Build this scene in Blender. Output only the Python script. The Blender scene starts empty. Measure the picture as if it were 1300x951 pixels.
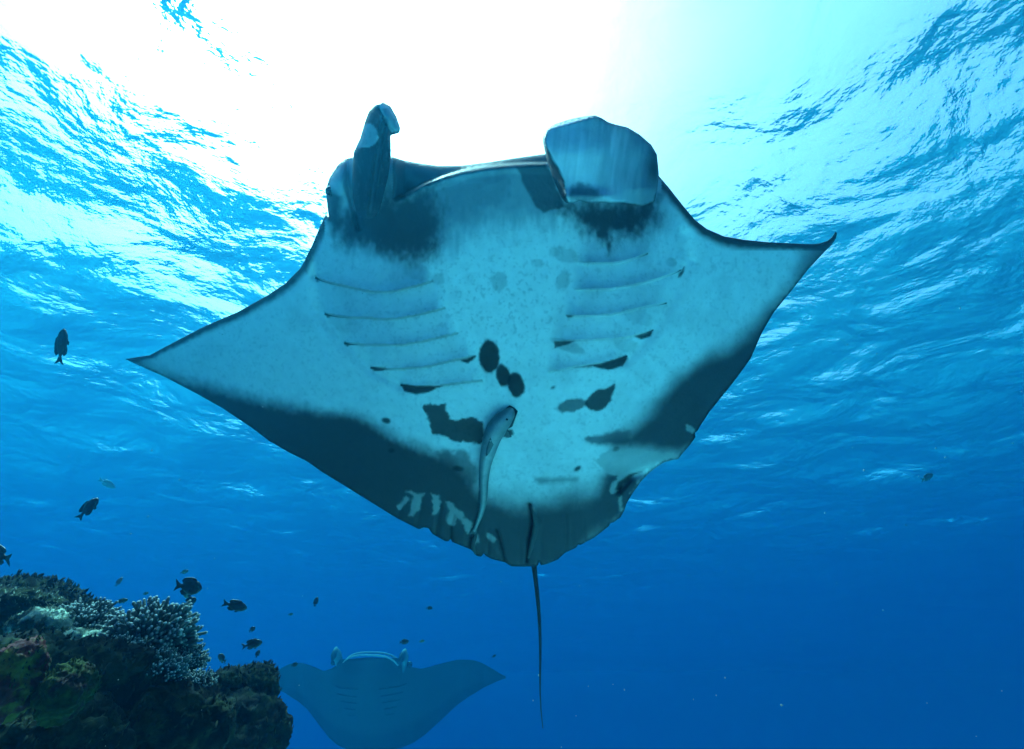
import bpy, bmesh, math, random
import numpy as np
from mathutils import Vector, Matrix
from mathutils.geometry import delaunay_2d_cdt

random.seed(7)
rng = np.random.default_rng(7)
R = math.radians
scene = bpy.context.scene
col = scene.collection

# ------------------------------------------------------------------ camera, sky, sun, exposure
CAM = np.array([0.0, 0.0, 3.2])
PITCH = R(36)
FOC = 585.0                         # focal length in pixels of the 1300 px wide photograph
cam_data = bpy.data.cameras.new('camera')
cam_data.sensor_width = 36.0
cam_data.lens = FOC / 1300 * 36.0
cam_data.clip_start = 0.02
cam_data.clip_end = 1000
cam = bpy.data.objects.new('camera', cam_data)
cam.location = CAM
cam.rotation_euler = (R(90) + PITCH, 0, 0)
col.objects.link(cam)
scene.camera = cam

SUN_DIR = Vector((-235, 180, 745)).normalized()       # towards the sun
SUN_EL = math.asin(SUN_DIR.z)
SUN_AZ = math.atan2(SUN_DIR.x, SUN_DIR.y)
world = bpy.data.worlds.new('World')
scene.world = world
world.use_nodes = True
wn = world.node_tree
wn.nodes.clear()
sky = wn.nodes.new('ShaderNodeTexSky')
sky.sky_type = 'NISHITA'
sky.sun_disc = False
sky.sun_elevation = SUN_EL
sky.sun_rotation = SUN_AZ
sky.dust_density = 6.0
bg = wn.nodes.new('ShaderNodeBackground')
bg.inputs['Strength'].default_value = 0.15
wo = wn.nodes.new('ShaderNodeOutputWorld')
wn.links.new(sky.outputs[0], bg.inputs[0])
wn.links.new(bg.outputs[0], wo.inputs[0])

sun_l = bpy.data.lights.new('sun', 'SUN')
sun_l.energy = 3.4
sun_l.angle = R(0.5)
sun_l.color = (1.0, 0.96, 0.9)
sun = bpy.data.objects.new('sun', sun_l)
sun.rotation_euler = SUN_DIR.to_track_quat('Z', 'Y').to_euler()
sun.location = (-6, 6, 30)
col.objects.link(sun)

scene.view_settings.view_transform = 'Standard'
scene.view_settings.look = 'None'
scene.view_settings.gamma = 1.0
scene.view_settings.exposure = 1.75
cy = scene.cycles
cy.max_bounces = 8
cy.diffuse_bounces = 3
cy.glossy_bounces = 3
cy.transmission_bounces = 4
cy.transparent_max_bounces = 8
cy.volume_bounces = 2
cy.caustics_reflective = False
cy.caustics_refractive = False
cy.sample_clamp_indirect = 4.0
cy.use_denoising = True
cy.use_adaptive_sampling = True
cy.adaptive_threshold = 0.02


# ------------------------------------------------------------------ helpers
RIGHT = np.array([1.0, 0, 0])
UP = np.array([0, -math.sin(PITCH), math.cos(PITCH)])
FWD = np.array([0, math.cos(PITCH), math.sin(PITCH)])


def W(u, v, d):
    """World point seen at photo pixel (u, v), d metres along the optical axis (numpy arrays allowed)."""
    u, v, d = np.broadcast_arrays(np.asarray(u, float), np.asarray(v, float), np.asarray(d, float))
    x = (u - 650.0) / FOC * d
    y = (475.5 - v) / FOC * d
    return CAM + x[..., None] * RIGHT + y[..., None] * UP + d[..., None] * FWD


def tag(o, label=None, cat=None, group=None, kind=None):
    if label: o['label'] = label
    if cat: o['category'] = cat
    if group: o['group'] = group
    if kind: o['kind'] = kind
    return o


def empty(name, loc):
    o = bpy.data.objects.new(name, None)
    o.empty_display_size = 0.05
    o.location = loc
    col.objects.link(o)
    return o


def mesh_obj(name, verts, faces, mat, parent=None, colors=None, smooth=True):
    """Links world-space geometry as ONE mesh object, under its parent Empty if it has one."""
    verts = np.asarray(verts, float)
    off = np.array(parent.matrix_basis.translation) if parent is not None else verts.mean(axis=0)
    if parent is not None and parent.parent is not None:
        off = off + np.array(parent.parent.matrix_basis.translation)
    me = bpy.data.meshes.new(name)
    me.from_pydata((verts - off).tolist(), [], faces if isinstance(faces, list) else faces.tolist())
    if colors is not None:
        at = me.color_attributes.new('tint', 'FLOAT_COLOR', 'POINT')
        c = np.ones((len(verts), 4), np.float32)
        c[:, :3] = colors
        at.data.foreach_set('color', c.ravel())
    if smooth:
        me.polygons.foreach_set('use_smooth', [True] * len(me.polygons))
    me.materials.append(mat)
    me.update()
    o = bpy.data.objects.new(name, me)
    col.objects.link(o)
    if parent is not None:
        o.parent = parent
    else:
        o.location = off
    return o


def sst(a, b, x):
    t = np.clip((np.asarray(x, float) - a) / (b - a), 0, 1)
    return t * t * (3 - 2 * t)


def _hash(ix, iy, seed):
    h = (ix.astype(np.int64) * 374761393 + iy.astype(np.int64) * 668265263 + seed * 1442695041) & 0xffffffff
    h = ((h ^ (h >> 13)) * 1274126177) & 0xffffffff
    h = h ^ (h >> 16)
    return (h & 0xffff) / 65535.0


def vnoise(x, y, seed=0):
    x = np.asarray(x, float); y = np.asarray(y, float)
    ix = np.floor(x); iy = np.floor(y)
    fx = x - ix; fy = y - iy
    fx = fx * fx * (3 - 2 * fx); fy = fy * fy * (3 - 2 * fy)
    a = _hash(ix, iy, seed); b = _hash(ix + 1, iy, seed)
    c = _hash(ix, iy + 1, seed); d = _hash(ix + 1, iy + 1, seed)
    return (a * (1 - fx) + b * fx) * (1 - fy) + (c * (1 - fx) + d * fx) * fy


def fbm(x, y, seed=0, octv=4):
    s = 0; a = 0.5; t = 0
    for k in range(octv):
        s = s + a * vnoise(x * 2 ** k, y * 2 ** k, seed + 17 * k); t += a; a *= 0.5
    return s / t


def seg_dist(px, py, poly, closed=True):
    """Distance of points to a polyline, and the parameter along it (0..1)."""
    poly = np.asarray(poly, float)
    A = poly; B = np.roll(poly, -1, axis=0)
    if not closed:
        A, B = poly[:-1], poly[1:]
    L = np.hypot(*(B - A).T); acc = np.concatenate([[0], np.cumsum(L)])
    best = np.full(px.shape, 1e9); par = np.zeros(px.shape)
    for i in range(len(A)):
        dx, dy = B[i] - A[i]
        t = np.clip(((px - A[i, 0]) * dx + (py - A[i, 1]) * dy) / (dx * dx + dy * dy + 1e-12), 0, 1)
        d = np.hypot(px - A[i, 0] - t * dx, py - A[i, 1] - t * dy)
        m = d < best
        best = np.where(m, d, best); par = np.where(m, (acc[i] + t * L[i]) / acc[-1], par)
    return best, par


def inside(px, py, poly):
    poly = np.asarray(poly, float)
    res = np.zeros(px.shape, bool)
    n = len(poly)
    for i in range(n):
        x1, y1 = poly[i]; x2, y2 = poly[(i + 1) % n]
        c = (y1 > py) != (y2 > py)
        with np.errstate(divide='ignore', invalid='ignore'):
            xx = (x2 - x1) * (py - y1) / (y2 - y1) + x1
        res ^= c & (px < xx)
    return res


def sdf(px, py, poly):
    """Signed distance, positive inside."""
    d, _ = seg_dist(px, py, poly)
    return np.where(inside(px, py, poly), d, -d)


def resample(poly, step, closed=True, curve=False):
    P = np.asarray(poly, float)
    if curve:                                            # Catmull-Rom through the points
        n = len(P); out = []
        rngi = range(n) if closed else range(n - 1)
        for i in rngi:
            if closed:
                p0, p1, p2, p3 = P[i - 1], P[i], P[(i + 1) % n], P[(i + 2) % n]
            else:
                p0, p1, p2, p3 = P[max(i - 1, 0)], P[i], P[i + 1], P[min(i + 2, n - 1)]
            for t in np.linspace(0, 1, 8, endpoint=False):
                out.append(0.5 * ((2 * p1) + (-p0 + p2) * t + (2 * p0 - 5 * p1 + 4 * p2 - p3) * t * t + (-p0 + 3 * p1 - 3 * p2 + p3) * t ** 3))
        if not closed: out.append(P[-1])
        P = np.array(out)
    Q = np.vstack([P, P[:1]]) if closed else P
    L = np.hypot(*np.diff(Q, axis=0).T)
    acc = np.concatenate([[0], np.cumsum(L)])
    n = max(3, int(round(acc[-1] / step)))
    s = np.linspace(0, acc[-1], n + (0 if closed else 1), endpoint=not closed)
    return np.stack([np.interp(s, acc, Q[:, 0]), np.interp(s, acc, Q[:, 1])], 1)


def sheet(outline, spacing, lines=(), line_gap=1.3):
    """Triangulates the inside of a closed outline with an even point grid; crisp rows of vertices follow the lines.
    Returns points, triangles and how many of the first points lie on the outline."""
    out = resample(outline, spacing)
    n0 = len(out)
    pts = [out]
    edges = [(i, (i + 1) % n0) for i in range(n0)]
    base = n0
    rows = []
    for ln in lines:
        q = resample(ln, spacing, closed=False, curve=True)
        t = np.gradient(q, axis=0); t /= np.hypot(*t.T)[:, None] + 1e-9
        nrm = np.stack([-t[:, 1], t[:, 0]], 1)
        for sgn in (-1, 1):
            r = q + nrm * line_gap * sgn * 0.5
            ok = sdf(r[:, 0], r[:, 1], out) > 1.2
            r = r[ok]
            pts.append(r); rows.append(r)
            edges += [(base + i, base + i + 1) for i in range(len(r) - 1)]
            base += len(r)
    lo = out.min(0); hi = out.max(0)
    gx = np.arange(lo[0], hi[0], spacing); gy = np.arange(lo[1], hi[1], spacing * 0.866)
    X, Y = np.meshgrid(gx, gy)
    X = X + (np.arange(len(gy)) % 2)[:, None] * spacing * 0.5
    X = X.ravel(); Y = Y.ravel()
    m = inside(X, Y, out)
    X = X[m]; Y = Y[m]
    d, _ = seg_dist(X, Y, out)
    m = d > spacing * 0.6
    for r in rows:
        dd, _ = seg_dist(X, Y, r, closed=False)
        m &= dd > spacing * 0.55
    pts.append(np.stack([X[m], Y[m]], 1))
    P = np.vstack(pts)
    res = delaunay_2d_cdt([Vector(p) for p in P.tolist()], edges, [list(range(n0))], 1, 1e-4)
    V = np.array([tuple(p) for p in res[0]])
    F = [tuple(f) for f in res[2]]
    # which output vertices come from the outline
    on = np.zeros(len(V), bool)
    for i, o in enumerate(res[3]):
        if any(k < n0 for k in o): on[i] = True
    return V, F, on


def two_sided(V, F, on, d_near, d_far):
    """A closed body: the near sheet and the far sheet share the outline."""
    n = len(V)
    idx = np.arange(n)
    far_id = np.where(on, idx, n + np.cumsum(~on) - 1)
    near = W(V[:, 0], V[:, 1], d_near)
    far = W(V[:, 0], V[:, 1], d_far)
    verts = np.vstack([near, far[~on]])
    faces = []
    for f in F:
        faces.append(f[::-1])
        faces.append(tuple(int(far_id[k]) for k in f))
    return verts, faces, np.concatenate([idx, idx[~on]]), len(near)


def tube(path, rad, sides=8, cap=True, flat=None):
    """Verts and faces of a tube along world points; rad per point; flat = (axis, factor) squashes the section."""
    path = np.asarray(path, float); rad = np.broadcast_to(np.asarray(rad, float), (len(path),))
    T = np.gradient(path, axis=0); T /= np.linalg.norm(T, axis=1)[:, None] + 1e-12
    ref = np.array([0.0, 0, 1]) if flat is None else np.asarray(flat[0], float)
    verts = []; faces = []
    prev = None
    for i in range(len(path)):
        if flat is None and prev is not None:
            a = prev - T[i] * np.dot(prev, T[i])
        else:
            a = ref - T[i] * np.dot(ref, T[i])
            if np.linalg.norm(a) < 1e-3: a = np.array([1.0, 0.3, 0]) - T[i] * np.dot([1.0, 0.3, 0], T[i])
        a /= np.linalg.norm(a); prev = a
        b = np.cross(T[i], a)
        fa = flat[1] if flat is not None else 1.0
        for k in range(sides):
            th = 2 * math.pi * k / sides
            verts.append(path[i] + rad[i] * (math.cos(th) * a * fa + math.sin(th) * b))
    for i in range(len(path) - 1):
        for k in range(sides):
            k2 = (k + 1) % sides
            faces.append((i * sides + k, i * sides + k2, (i + 1) * sides + k2, (i + 1) * sides + k))
    if cap:
        faces.append(tuple(range(sides))[::-1])
        faces.append(tuple((len(path) - 1) * sides + k for k in range(sides)))
    return np.array(verts), faces


class Geo:
    """Collects pieces of one mesh."""
    def __init__(self): self.v = []; self.f = []; self.c = []; self.n = 0
    def add(self, v, f, c=None):
        v = np.asarray(v, float)
        self.f += [tuple(k + self.n for k in q) for q in f]
        self.v.append(v); self.n += len(v)
        if c is not None: self.c.append(np.broadcast_to(np.asarray(c, float), (len(v), 3)))
    def build(self, name, mat, parent=None, smooth=True):
        return mesh_obj(name, np.vstack(self.v), self.f, mat, parent, np.vstack(self.c) if self.c else None, smooth)


def node_mat(name, base=(0.5, 0.5, 0.5), rough=0.6, tint=False, mottle=0.25, mscale=8.0, bump=0.0, bscale=40.0, spec=0.4, second=None):
    """Principled material: base colour (or the mesh's own markings) broken up by noise, with fine relief."""
    m = bpy.data.materials.new(name); m.use_nodes = True
    nt = m.node_tree; N = nt.nodes; L = nt.links
    b = N['Principled BSDF']
    b.inputs['Roughness'].default_value = rough
    b.inputs['Specular IOR Level'].default_value = spec
    tc = N.new('ShaderNodeTexCoord')
    nz = N.new('ShaderNodeTexNoise'); nz.inputs['Scale'].default_value = mscale; nz.inputs['Detail'].default_value = 6; nz.inputs['Roughness'].default_value = 0.62
    L.new(tc.outputs['Object'], nz.inputs['Vector'])
    mr = N.new('ShaderNodeMapRange'); mr.inputs[1].default_value = 0.3; mr.inputs[2].default_value = 0.7
    mr.inputs[3].default_value = 1 - mottle; mr.inputs[4].default_value = 1 + mottle
    L.new(nz.outputs['Fac'], mr.inputs[0])
    if tint:
        src = N.new('ShaderNodeVertexColor'); src.layer_name = 'tint'; out = src.outputs['Color']
    else:
        src = N.new('ShaderNodeRGB'); src.outputs[0].default_value = (*base, 1); out = src.outputs[0]
    if second is not None:
        n2 = N.new('ShaderNodeTexNoise'); n2.inputs['Scale'].default_value = mscale * 0.6; n2.inputs['Detail'].default_value = 5
        L.new(tc.outputs['Object'], n2.inputs['Vector'])
        rp = N.new('ShaderNodeMapRange'); rp.inputs[1].default_value = 0.48; rp.inputs[2].default_value = 0.6
        L.new(n2.outputs['Fac'], rp.inputs[0])
        mx = N.new('ShaderNodeMix'); mx.data_type = 'RGBA'; mx.inputs[7].default_value = (*second, 1)
        L.new(rp.outputs[0], mx.inputs[0]); L.new(out, mx.inputs[6]); out = mx.outputs[2]
    vm = N.new('ShaderNodeVectorMath'); vm.operation = 'SCALE'
    L.new(out, vm.inputs[0]); L.new(mr.outputs[0], vm.inputs['Scale'])
    L.new(vm.outputs[0], b.inputs['Base Color'])
    if bump:
        bn = N.new('ShaderNodeTexNoise'); bn.inputs['Scale'].default_value = bscale; bn.inputs['Detail'].default_value = 5
        L.new(tc.outputs['Object'], bn.inputs['Vector'])
        bp = N.new('ShaderNodeBump'); bp.inputs['Strength'].default_value = bump; bp.inputs['Distance'].default_value = 0.01
        L.new(bn.outputs['Fac'], bp.inputs['Height']); L.new(bp.outputs[0], b.inputs['Normal'])
    return m


# ------------------------------------------------------------------ setting: sea bed, sea surface, haze
SURF = 7.4
GROUND_HALF = 75.0


def sand_height(x, y):
    return 0.10 * np.sin(x * 0.5 + 0.7 * np.sin(y * 0.3)) + 0.25 * fbm(x * 0.2, y * 0.2, 5) + 0.03 * fbm(x * 1.6, y * 1.6, 9)


def build_seabed():
    c = np.concatenate([-np.geomspace(10, GROUND_HALF, 30)[::-1], np.linspace(-9.6, 9.6, 97), np.geomspace(10, GROUND_HALF, 30)])
    X, Y = np.meshgrid(c, c); n = len(c)
    drop = np.maximum(np.maximum(sst(9.0, 30, X + 0.2 * Y - 1.5), sst(0.0, 9, -Y)), sst(9, 22, Y))
    Z = sand_height(X, Y) + 0.8 - 14 * drop               # unseen sand added as bounce light; drop-offs shaped to dim the belly's rear
    V = np.stack([X.ravel(), Y.ravel(), Z.ravel()], 1)
    i, j = np.meshgrid(np.arange(n - 1), np.arange(n - 1)); a = (j * n + i).ravel()
    F = np.stack([a, a + 1, a + n + 1, a + n], 1)
    m = node_mat('pale_sand', (0.70, 0.69, 0.64), 0.95, mottle=0.18, mscale=1.3, bump=0.5, bscale=14, spec=0.1)
    return tag(mesh_obj('seabed', V, F, m), 'unseen pale rippled sand sea bed below the reef, added to bounce light', kind='structure')


def build_water():
    c = np.concatenate([-np.geomspace(14, GROUND_HALF, 40)[::-1], np.linspace(-13.9, 24, 400), np.geomspace(24.2, GROUND_HALF, 34)])
    cx = np.concatenate([-np.geomspace(16, GROUND_HALF, 34)[::-1], np.linspace(-15.9, 15.9, 330), np.geomspace(16, GROUND_HALF, 34)])
    X, Y = np.meshgrid(cx, c)
    Z = np.zeros_like(X)
    r = np.random.default_rng(21)
    for k in range(46):                                  # wind waves: many trains around one main direction
        lam = 0.45 * (12 ** r.random())
        ang = R(62) + r.normal(0, 0.62)
        amp = 0.0043 * lam
        Z += amp * np.sin(2 * math.pi / lam * (X * math.cos(ang) + Y * math.sin(ang)) + r.random() * 6.28)
    V = np.stack([X.ravel(), Y.ravel(), SURF + Z.ravel()], 1)
    n = len(cx); i, j = np.meshgrid(np.arange(n - 1), np.arange(len(c) - 1)); a = (j * n + i).ravel()
    F = np.stack([a, a + 1, a + n + 1, a + n], 1)
    m = bpy.data.materials.new('sea_surface'); m.use_nodes = True
    nt = m.node_tree; N = nt.nodes; L = nt.links; N.clear()
    out = N.new('ShaderNodeOutputMaterial')
    tc = N.new('ShaderNodeTexCoord')
    mp = N.new('ShaderNodeMapping'); mp.inputs['Rotation'].default_value = (0, 0, R(-28)); mp.inputs['Scale'].default_value = (0.9, 1.15, 1)
    L.new(tc.outputs['Object'], mp.inputs[0])
    n1 = N.new('ShaderNodeTexNoise'); n1.inputs['Scale'].default_value = 0.85; n1.inputs['Detail'].default_value = 6; n1.inputs['Roughness'].default_value = 0.49; n1.inputs['Distortion'].default_value = 0.3
    L.new(mp.outputs[0], n1.inputs['Vector'])
    bp = N.new('ShaderNodeBump'); bp.inputs['Strength'].default_value = 1.0; bp.inputs['Distance'].default_value = 0.42
    L.new(n1.outputs['Fac'], bp.inputs['Height'])
    gust = N.new('ShaderNodeTexNoise'); gust.inputs['Scale'].default_value = 0.55; gust.inputs['Detail'].default_value = 2     # calm and ruffled patches
    L.new(tc.outputs['Object'], gust.inputs['Vector'])
    gr = N.new('ShaderNodeMapRange'); gr.inputs[1].default_value = 0.40; gr.inputs[2].default_value = 0.66; gr.inputs[3].default_value = 0.5; gr.inputs[4].default_value = 1.0
    L.new(gust.outputs['Fac'], gr.inputs[0]); L.new(gr.outputs[0], bp.inputs['Strength'])
    fr = N.new('ShaderNodeFresnel'); fr.inputs['IOR'].default_value = 1.333; L.new(bp.outputs[0], fr.inputs['Normal'])
    tr = N.new('ShaderNodeBsdfTransparent')
    rf = N.new('ShaderNodeBsdfRefraction'); rf.inputs['IOR'].default_value = 1.333; rf.inputs['Roughness'].default_value = 0.45; L.new(bp.outputs[0], rf.inputs['Normal'])
    gl = N.new('ShaderNodeBsdfGlossy'); gl.inputs['Roughness'].default_value = 0.55; L.new(bp.outputs[0], gl.inputs['Normal'])
    m1 = N.new('ShaderNodeMixShader'); m1.inputs[0].default_value = 0.28
    L.new(tr.outputs[0], m1.inputs[1]); L.new(rf.outputs[0], m1.inputs[2])
    m2 = N.new('ShaderNodeMixShader')
    L.new(fr.outputs[0], m2.inputs[0]); L.new(m1.outputs[0], m2.inputs[1]); L.new(gl.outputs[0], m2.inputs[2])
    L.new(m2.outputs[0], out.inputs['Surface'])
    return tag(mesh_obj('water', V, F, m), 'rippled sea surface seen from below with a bright window of sky', kind='structure')


def build_haze():
    h = GROUND_HALF + 3
    z0, z1 = -16.0, SURF + 0.6
    V = [(x, y, z) for z in (z0, z1) for x, y in ((-h, -h), (h, -h), (h, h), (-h, h))]
    F = [(3, 2, 1, 0), (4, 5, 6, 7), (0, 1, 5, 4), (1, 2, 6, 5), (2, 3, 7, 6), (3, 0, 4, 7)]
    m = bpy.data.materials.new('sea_haze'); m.use_nodes = True
    nt = m.node_tree; nt.nodes.clear()
    out = nt.nodes.new('ShaderNodeOutputMaterial')
    pv = nt.nodes.new('ShaderNodeVolumePrincipled')
    pv.inputs['Color'].default_value = (0.0023, 0.0377, 0.0750, 1)
    pv.inputs['Density'].default_value = 0.26
    pv.inputs['Anisotropy'].default_value = 0.66
    pv.inputs['Absorption Color'].default_value = (0.0056, 0.5932, 0.7734, 1)
    nt.links.new(pv.outputs[0], out.inputs['Volume'])
    return tag(mesh_obj('haze', V, F, m, smooth=False), 'blue sea water that fades far things', kind='stuff')


build_seabed()
build_water()
build_haze()

# ------------------------------------------------------------------ the big manta ray
OUTLINE = [
 (158.8, 455.8), (190, 451), (222, 434), (258, 415), (302, 396), (338, 376), (362, 360), (382, 340), (396, 312), (406, 288), (413.5, 272),
 (417.5, 276), (415.5, 262), (413.5, 241), (418, 226), (429, 209), (438, 202), (448, 199), (470, 196), (497, 198.5), (511, 203), (531, 207), (556, 210.3), (587, 210),
 (617, 206.4), (652, 201), (689, 196), (720, 192), (780, 190), (816, 200), (830, 214), (837, 224), (849.5, 238.6), (867, 261),
 (882, 279), (897, 290.5), (919, 300), (945, 304.5), (975, 307.5), (1004, 309), (1030, 310), (1041, 309), (1050, 306), (1056.5, 301), (1060.5, 294), (1062.5, 295.5), (1061.5, 302), (1056, 311),
 (1046.5, 320), (1026, 342), (1004, 370), (982, 397), (967, 423), (952.6, 456), (930.5, 486), (901, 522.5), (890, 539), (885.5, 547), (882, 550), (883, 555), (875, 566),
 (867, 575), (861, 583), (853, 584), (843, 587), (833.5, 593), (824, 600.5), (814, 611), (802, 628), (795, 640), (793, 647.5), (787.5, 657), (779, 663),
 (775, 664), (773, 668), (756, 681.5), (737, 692), (733.5, 691), (732, 695), (717, 702), (708, 710.5), (693, 716.5), (686.5, 717.5), (684.5, 713), (682.5, 718.8),
 (665, 719.5), (649, 719), (641, 714), (625, 710), (617, 706), (614, 702.5), (611, 707), (604.5, 705.5), (598.5, 698), (586, 693), (574, 688), (572, 684), (569, 687.5),
 (565, 687), (549, 678), (544, 670.5), (538, 669.5), (532, 672), (504, 658), (470, 637), (438, 617), (410, 600), (390, 586), (366, 574), (342, 560),
 (318, 542), (282, 518), (250, 500), (210, 479), (174, 463)]
JAW = [(503.5, 252.6), (521, 244), (539, 234), (561.5, 225), (589, 217), (617, 212), (652, 209), (690, 208)]
GILL_L = [[(401, 353), (420, 359.5), (440, 364), (462, 369), (480, 371), (500, 370), (525, 364), (549, 357)],
          [(413, 399), (440, 403), (465, 404), (490, 405.5), (510, 404), (535, 399), (565, 391)],
          [(438, 436), (460, 437.5), (485, 438), (510, 438), (540, 433), (565, 427), (581, 423)],
          [(471, 467), (495, 468.5), (520, 468), (545, 465.5), (570, 459), (603, 452)],
          [(509, 489), (530, 491), (555, 490.5), (580, 487), (612, 483)]]
GILL_R = [[(736, 334), (760, 334.5), (781, 334), (800, 330), (822, 322)],
          [(729, 368), (769, 367.5), (810, 361), (845, 351), (864, 343)],
          [(719, 401), (745, 401), (775, 400), (814, 391), (846, 385)],
          [(704, 434), (734, 433), (771, 431), (800, 428), (829, 419)],
          [(697, 473), (728, 466.5), (758, 462), (780, 458), (796, 452)]]


def bodyd(u, v):
    """Depth of the belly: a body pitched nose-up, head nearest, wings swept up and away from the camera."""
    u = np.asarray(u, float); v = np.asarray(v, float)
    inv = 1 / 1.24 + (1 / 2.15 - 1 / 1.24) * (v - 210) / (718 - 210)
    base = 1 / inv
    xc = 628 + (676 - 628) * (v - 225) / (718 - 225)
    du = u - xc
    span = np.abs(du)
    w = np.clip((span - 130) / 330, 0, 1.2)
    base = base + 0.62 * w ** 1.7
    core = 225 - 90 * np.clip((v - 300) / 400, 0, 1)
    bulge = np.exp(-(du / core) ** 4 * 1.2)
    base = base - 0.15 * bulge * (0.6 + 0.4 * np.cos((v - 400) / 330 * 1.5))
    return base


def build_manta():
    root = tag(empty('manta_ray', W(640, 430, 1.9)), 'large pale bellied manta ray with dark spots, gliding overhead with one head fin unrolled', 'manta ray', 'manta rays')
    lines = [JAW] + GILL_L + GILL_R
    V, F, on = sheet(OUTLINE, 2.1, lines)
    u, v = V[:, 0], V[:, 1]
    out = resample(OUTLINE, 3.0)
    e, _ = seg_dist(u, v, out); e = np.where(on, 0, e)
    D = bodyd(u, v)
    # rounded rim: blunt at the head, thin along the wings
    headness = sst(300, 235, v) * sst(380, 430, u) * sst(880, 830, u)
    r0 = 9 + 16 * headness
    t = np.clip(e / r0, 0, 1)
    D = D + (0.012 + 0.055 * headness) * (1 - np.sqrt(np.clip(1 - (1 - t) ** 2, 0, 1)))
    # mouth: the upper jaw strip lies deeper than the lower jaw's edge
    dj, pj = seg_dist(u, v, JAW, closed=False)
    jaw_v = np.interp(u, [p[0] for p in JAW], [p[1] for p in JAW])
    up_in = (u > 500) & (u < 700) & (v < jaw_v)
    D = np.where(up_in, D + 0.07 * sst(0, 3, jaw_v - v) * sst(500, 516, u), D)
    D = D - 0.02 * np.exp(-((v - jaw_v - 4) / 5.0) ** 2) * (v > jaw_v) * sst(495, 520, u) * sst(705, 690, u)
    # gill flaps: each overlaps the next with a small step
    for g in GILL_L + GILL_R:
        gx = np.array([p[0] for p in g]); gy = np.array([p[1] for p in g])
        below = v - np.interp(u, gx, gy)
        endf = sst(gx.min() - 4, gx.min() + 14, u) * sst(gx.max() + 4, gx.max() - 14, u)
        D = D - 0.030 * endf * np.where(below < 0, np.exp(below / 15.0), 0)
        D = D + 0.010 * endf * np.where(below >= 0, np.exp(-below / 7.0), 0)
    # pelvic creases and shallow folds along the rear edge
    for ln, dep, wd in (([(672, 640), (677, 662), (671, 685), (669, 713)], 0.025, 2.4), ([(596, 700), (600, 680), (606, 660)], 0.02, 3),
                        ([(630, 672), (637, 695), (640, 712)], 0.02, 2.2), ([(718, 655), (719, 680), (716, 700)], 0.012, 2.5),
                        ([(573, 684), (573, 668), (576, 655)], 0.012, 2.2), ([(401, 350), (399, 330), (401, 300)], 0.02, 5),
                        ([(401, 350), (408, 395), (436, 434), (470, 466), (508, 487)], 0.022, 9), ([(868, 300), (872, 330), (850, 385), (828, 420), (796, 455)], 0.022, 10)):
        dd, _ = seg_dist(u, v, ln, closed=False)
        D = D + dep * np.exp(-(dd / wd) ** 2)
    dd, _ = seg_dist(u, v, [(676, 645), (683, 665), (678, 690)], closed=False)
    D = D - 0.02 * np.exp(-(dd / 4.0) ** 2)
    for k in range(14):                                   # fine radial folds towards the rear edge
        a = 505 + k * 22 + (k * 37 % 11) - 5
        fold = np.exp(-((u - a - (v - 690) * (a - 660) / 900.0) / 3.0) ** 2)
        D = D + (0.006 + 0.005 * (k % 3)) * fold * sst(46, 4, e) * (v > 560)
    for gx, gy, sx, sy in ((490, 418, 75, 75), (785, 398, 70, 80)):
        D = D - 0.035 * np.exp(-(((u - gx) / sx) ** 2 + ((v - gy) / sy) ** 2))
    # curled rear flap at the right
    dd, _ = seg_dist(u, v, [(786, 622), (800, 606), (822, 599)], closed=False)
    D = D + 0.03 * np.exp(-(dd / 5.0) ** 2)
    # eye bulge and groove at the left of the head
    dd, _ = seg_dist(u, v, [(441, 205), (442, 235), (449, 262), (455, 288)], closed=False)
    D = D + 0.035 * np.exp(-(dd / 4.0) ** 2)
    D = D - 0.05 * np.exp(-(((u - 428) / 14) ** 2 + ((v - 232) / 26) ** 2))
    D = D + 0.0035 * (fbm(u / 26, v / 26, 3) - 0.5) * sst(0, 12, e)
    # back: thick along the body, thin on the wings
    xc = 628 + 48 * (v - 225) / 493
    span = np.abs(u - xc)
    Tm = 0.035 + 0.42 * np.exp(-(span / 190) ** 2) * sst(735, 480, v)
    E0 = 10 + 75 * np.exp(-(span / 190) ** 2)
    tt = np.clip(e / E0, 0, 1)
    far = D + Tm * np.sqrt(np.clip(1 - (1 - tt) ** 2, 0, 1)) + 0.001
    far = np.where(on, D, far)
    verts, faces, src, nb = two_sided(V, F, on, D, far)
    colr = np.full((len(verts), 3), 0.028)
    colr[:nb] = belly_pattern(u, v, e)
    back = np.array([0.02, 0.022, 0.026])
    colr[nb:] = back
    fm = node_mat('manta_skin', rough=0.6, tint=True, mottle=0.06, mscale=26, bump=0.15, bscale=120, spec=0.04)
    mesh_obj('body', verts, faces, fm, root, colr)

    def depth(a, b):
        k = np.argmin((u - a) ** 2 + (v - b) ** 2)
        return D[k]
    return root, fm, depth


WHITE = np.array([0.80, 0.83, 0.82]); GREY = np.array([0.16, 0.18, 0.19]); DARK = np.array([0.018, 0.02, 0.024]); INK = np.array([0.006, 0.007, 0.009])


def ell(u, v, cx, cy, rx, ry, rot=0.0, wob=0.16, seed=1):
    """1 inside a slightly ragged ellipse, soft over about two pixels."""
    c, s = math.cos(R(rot)), math.sin(R(rot))
    x = (u - cx) * c + (v - cy) * s; y = -(u - cx) * s + (v - cy) * c
    r = np.hypot(x / rx, y / ry)
    r = r + wob * (fbm(u / 6 + seed, v / 6, seed, 3) - 0.5) * 2
    return sst(1 + 1.4 / min(rx, ry), 1 - 1.4 / min(rx, ry), r)


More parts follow.
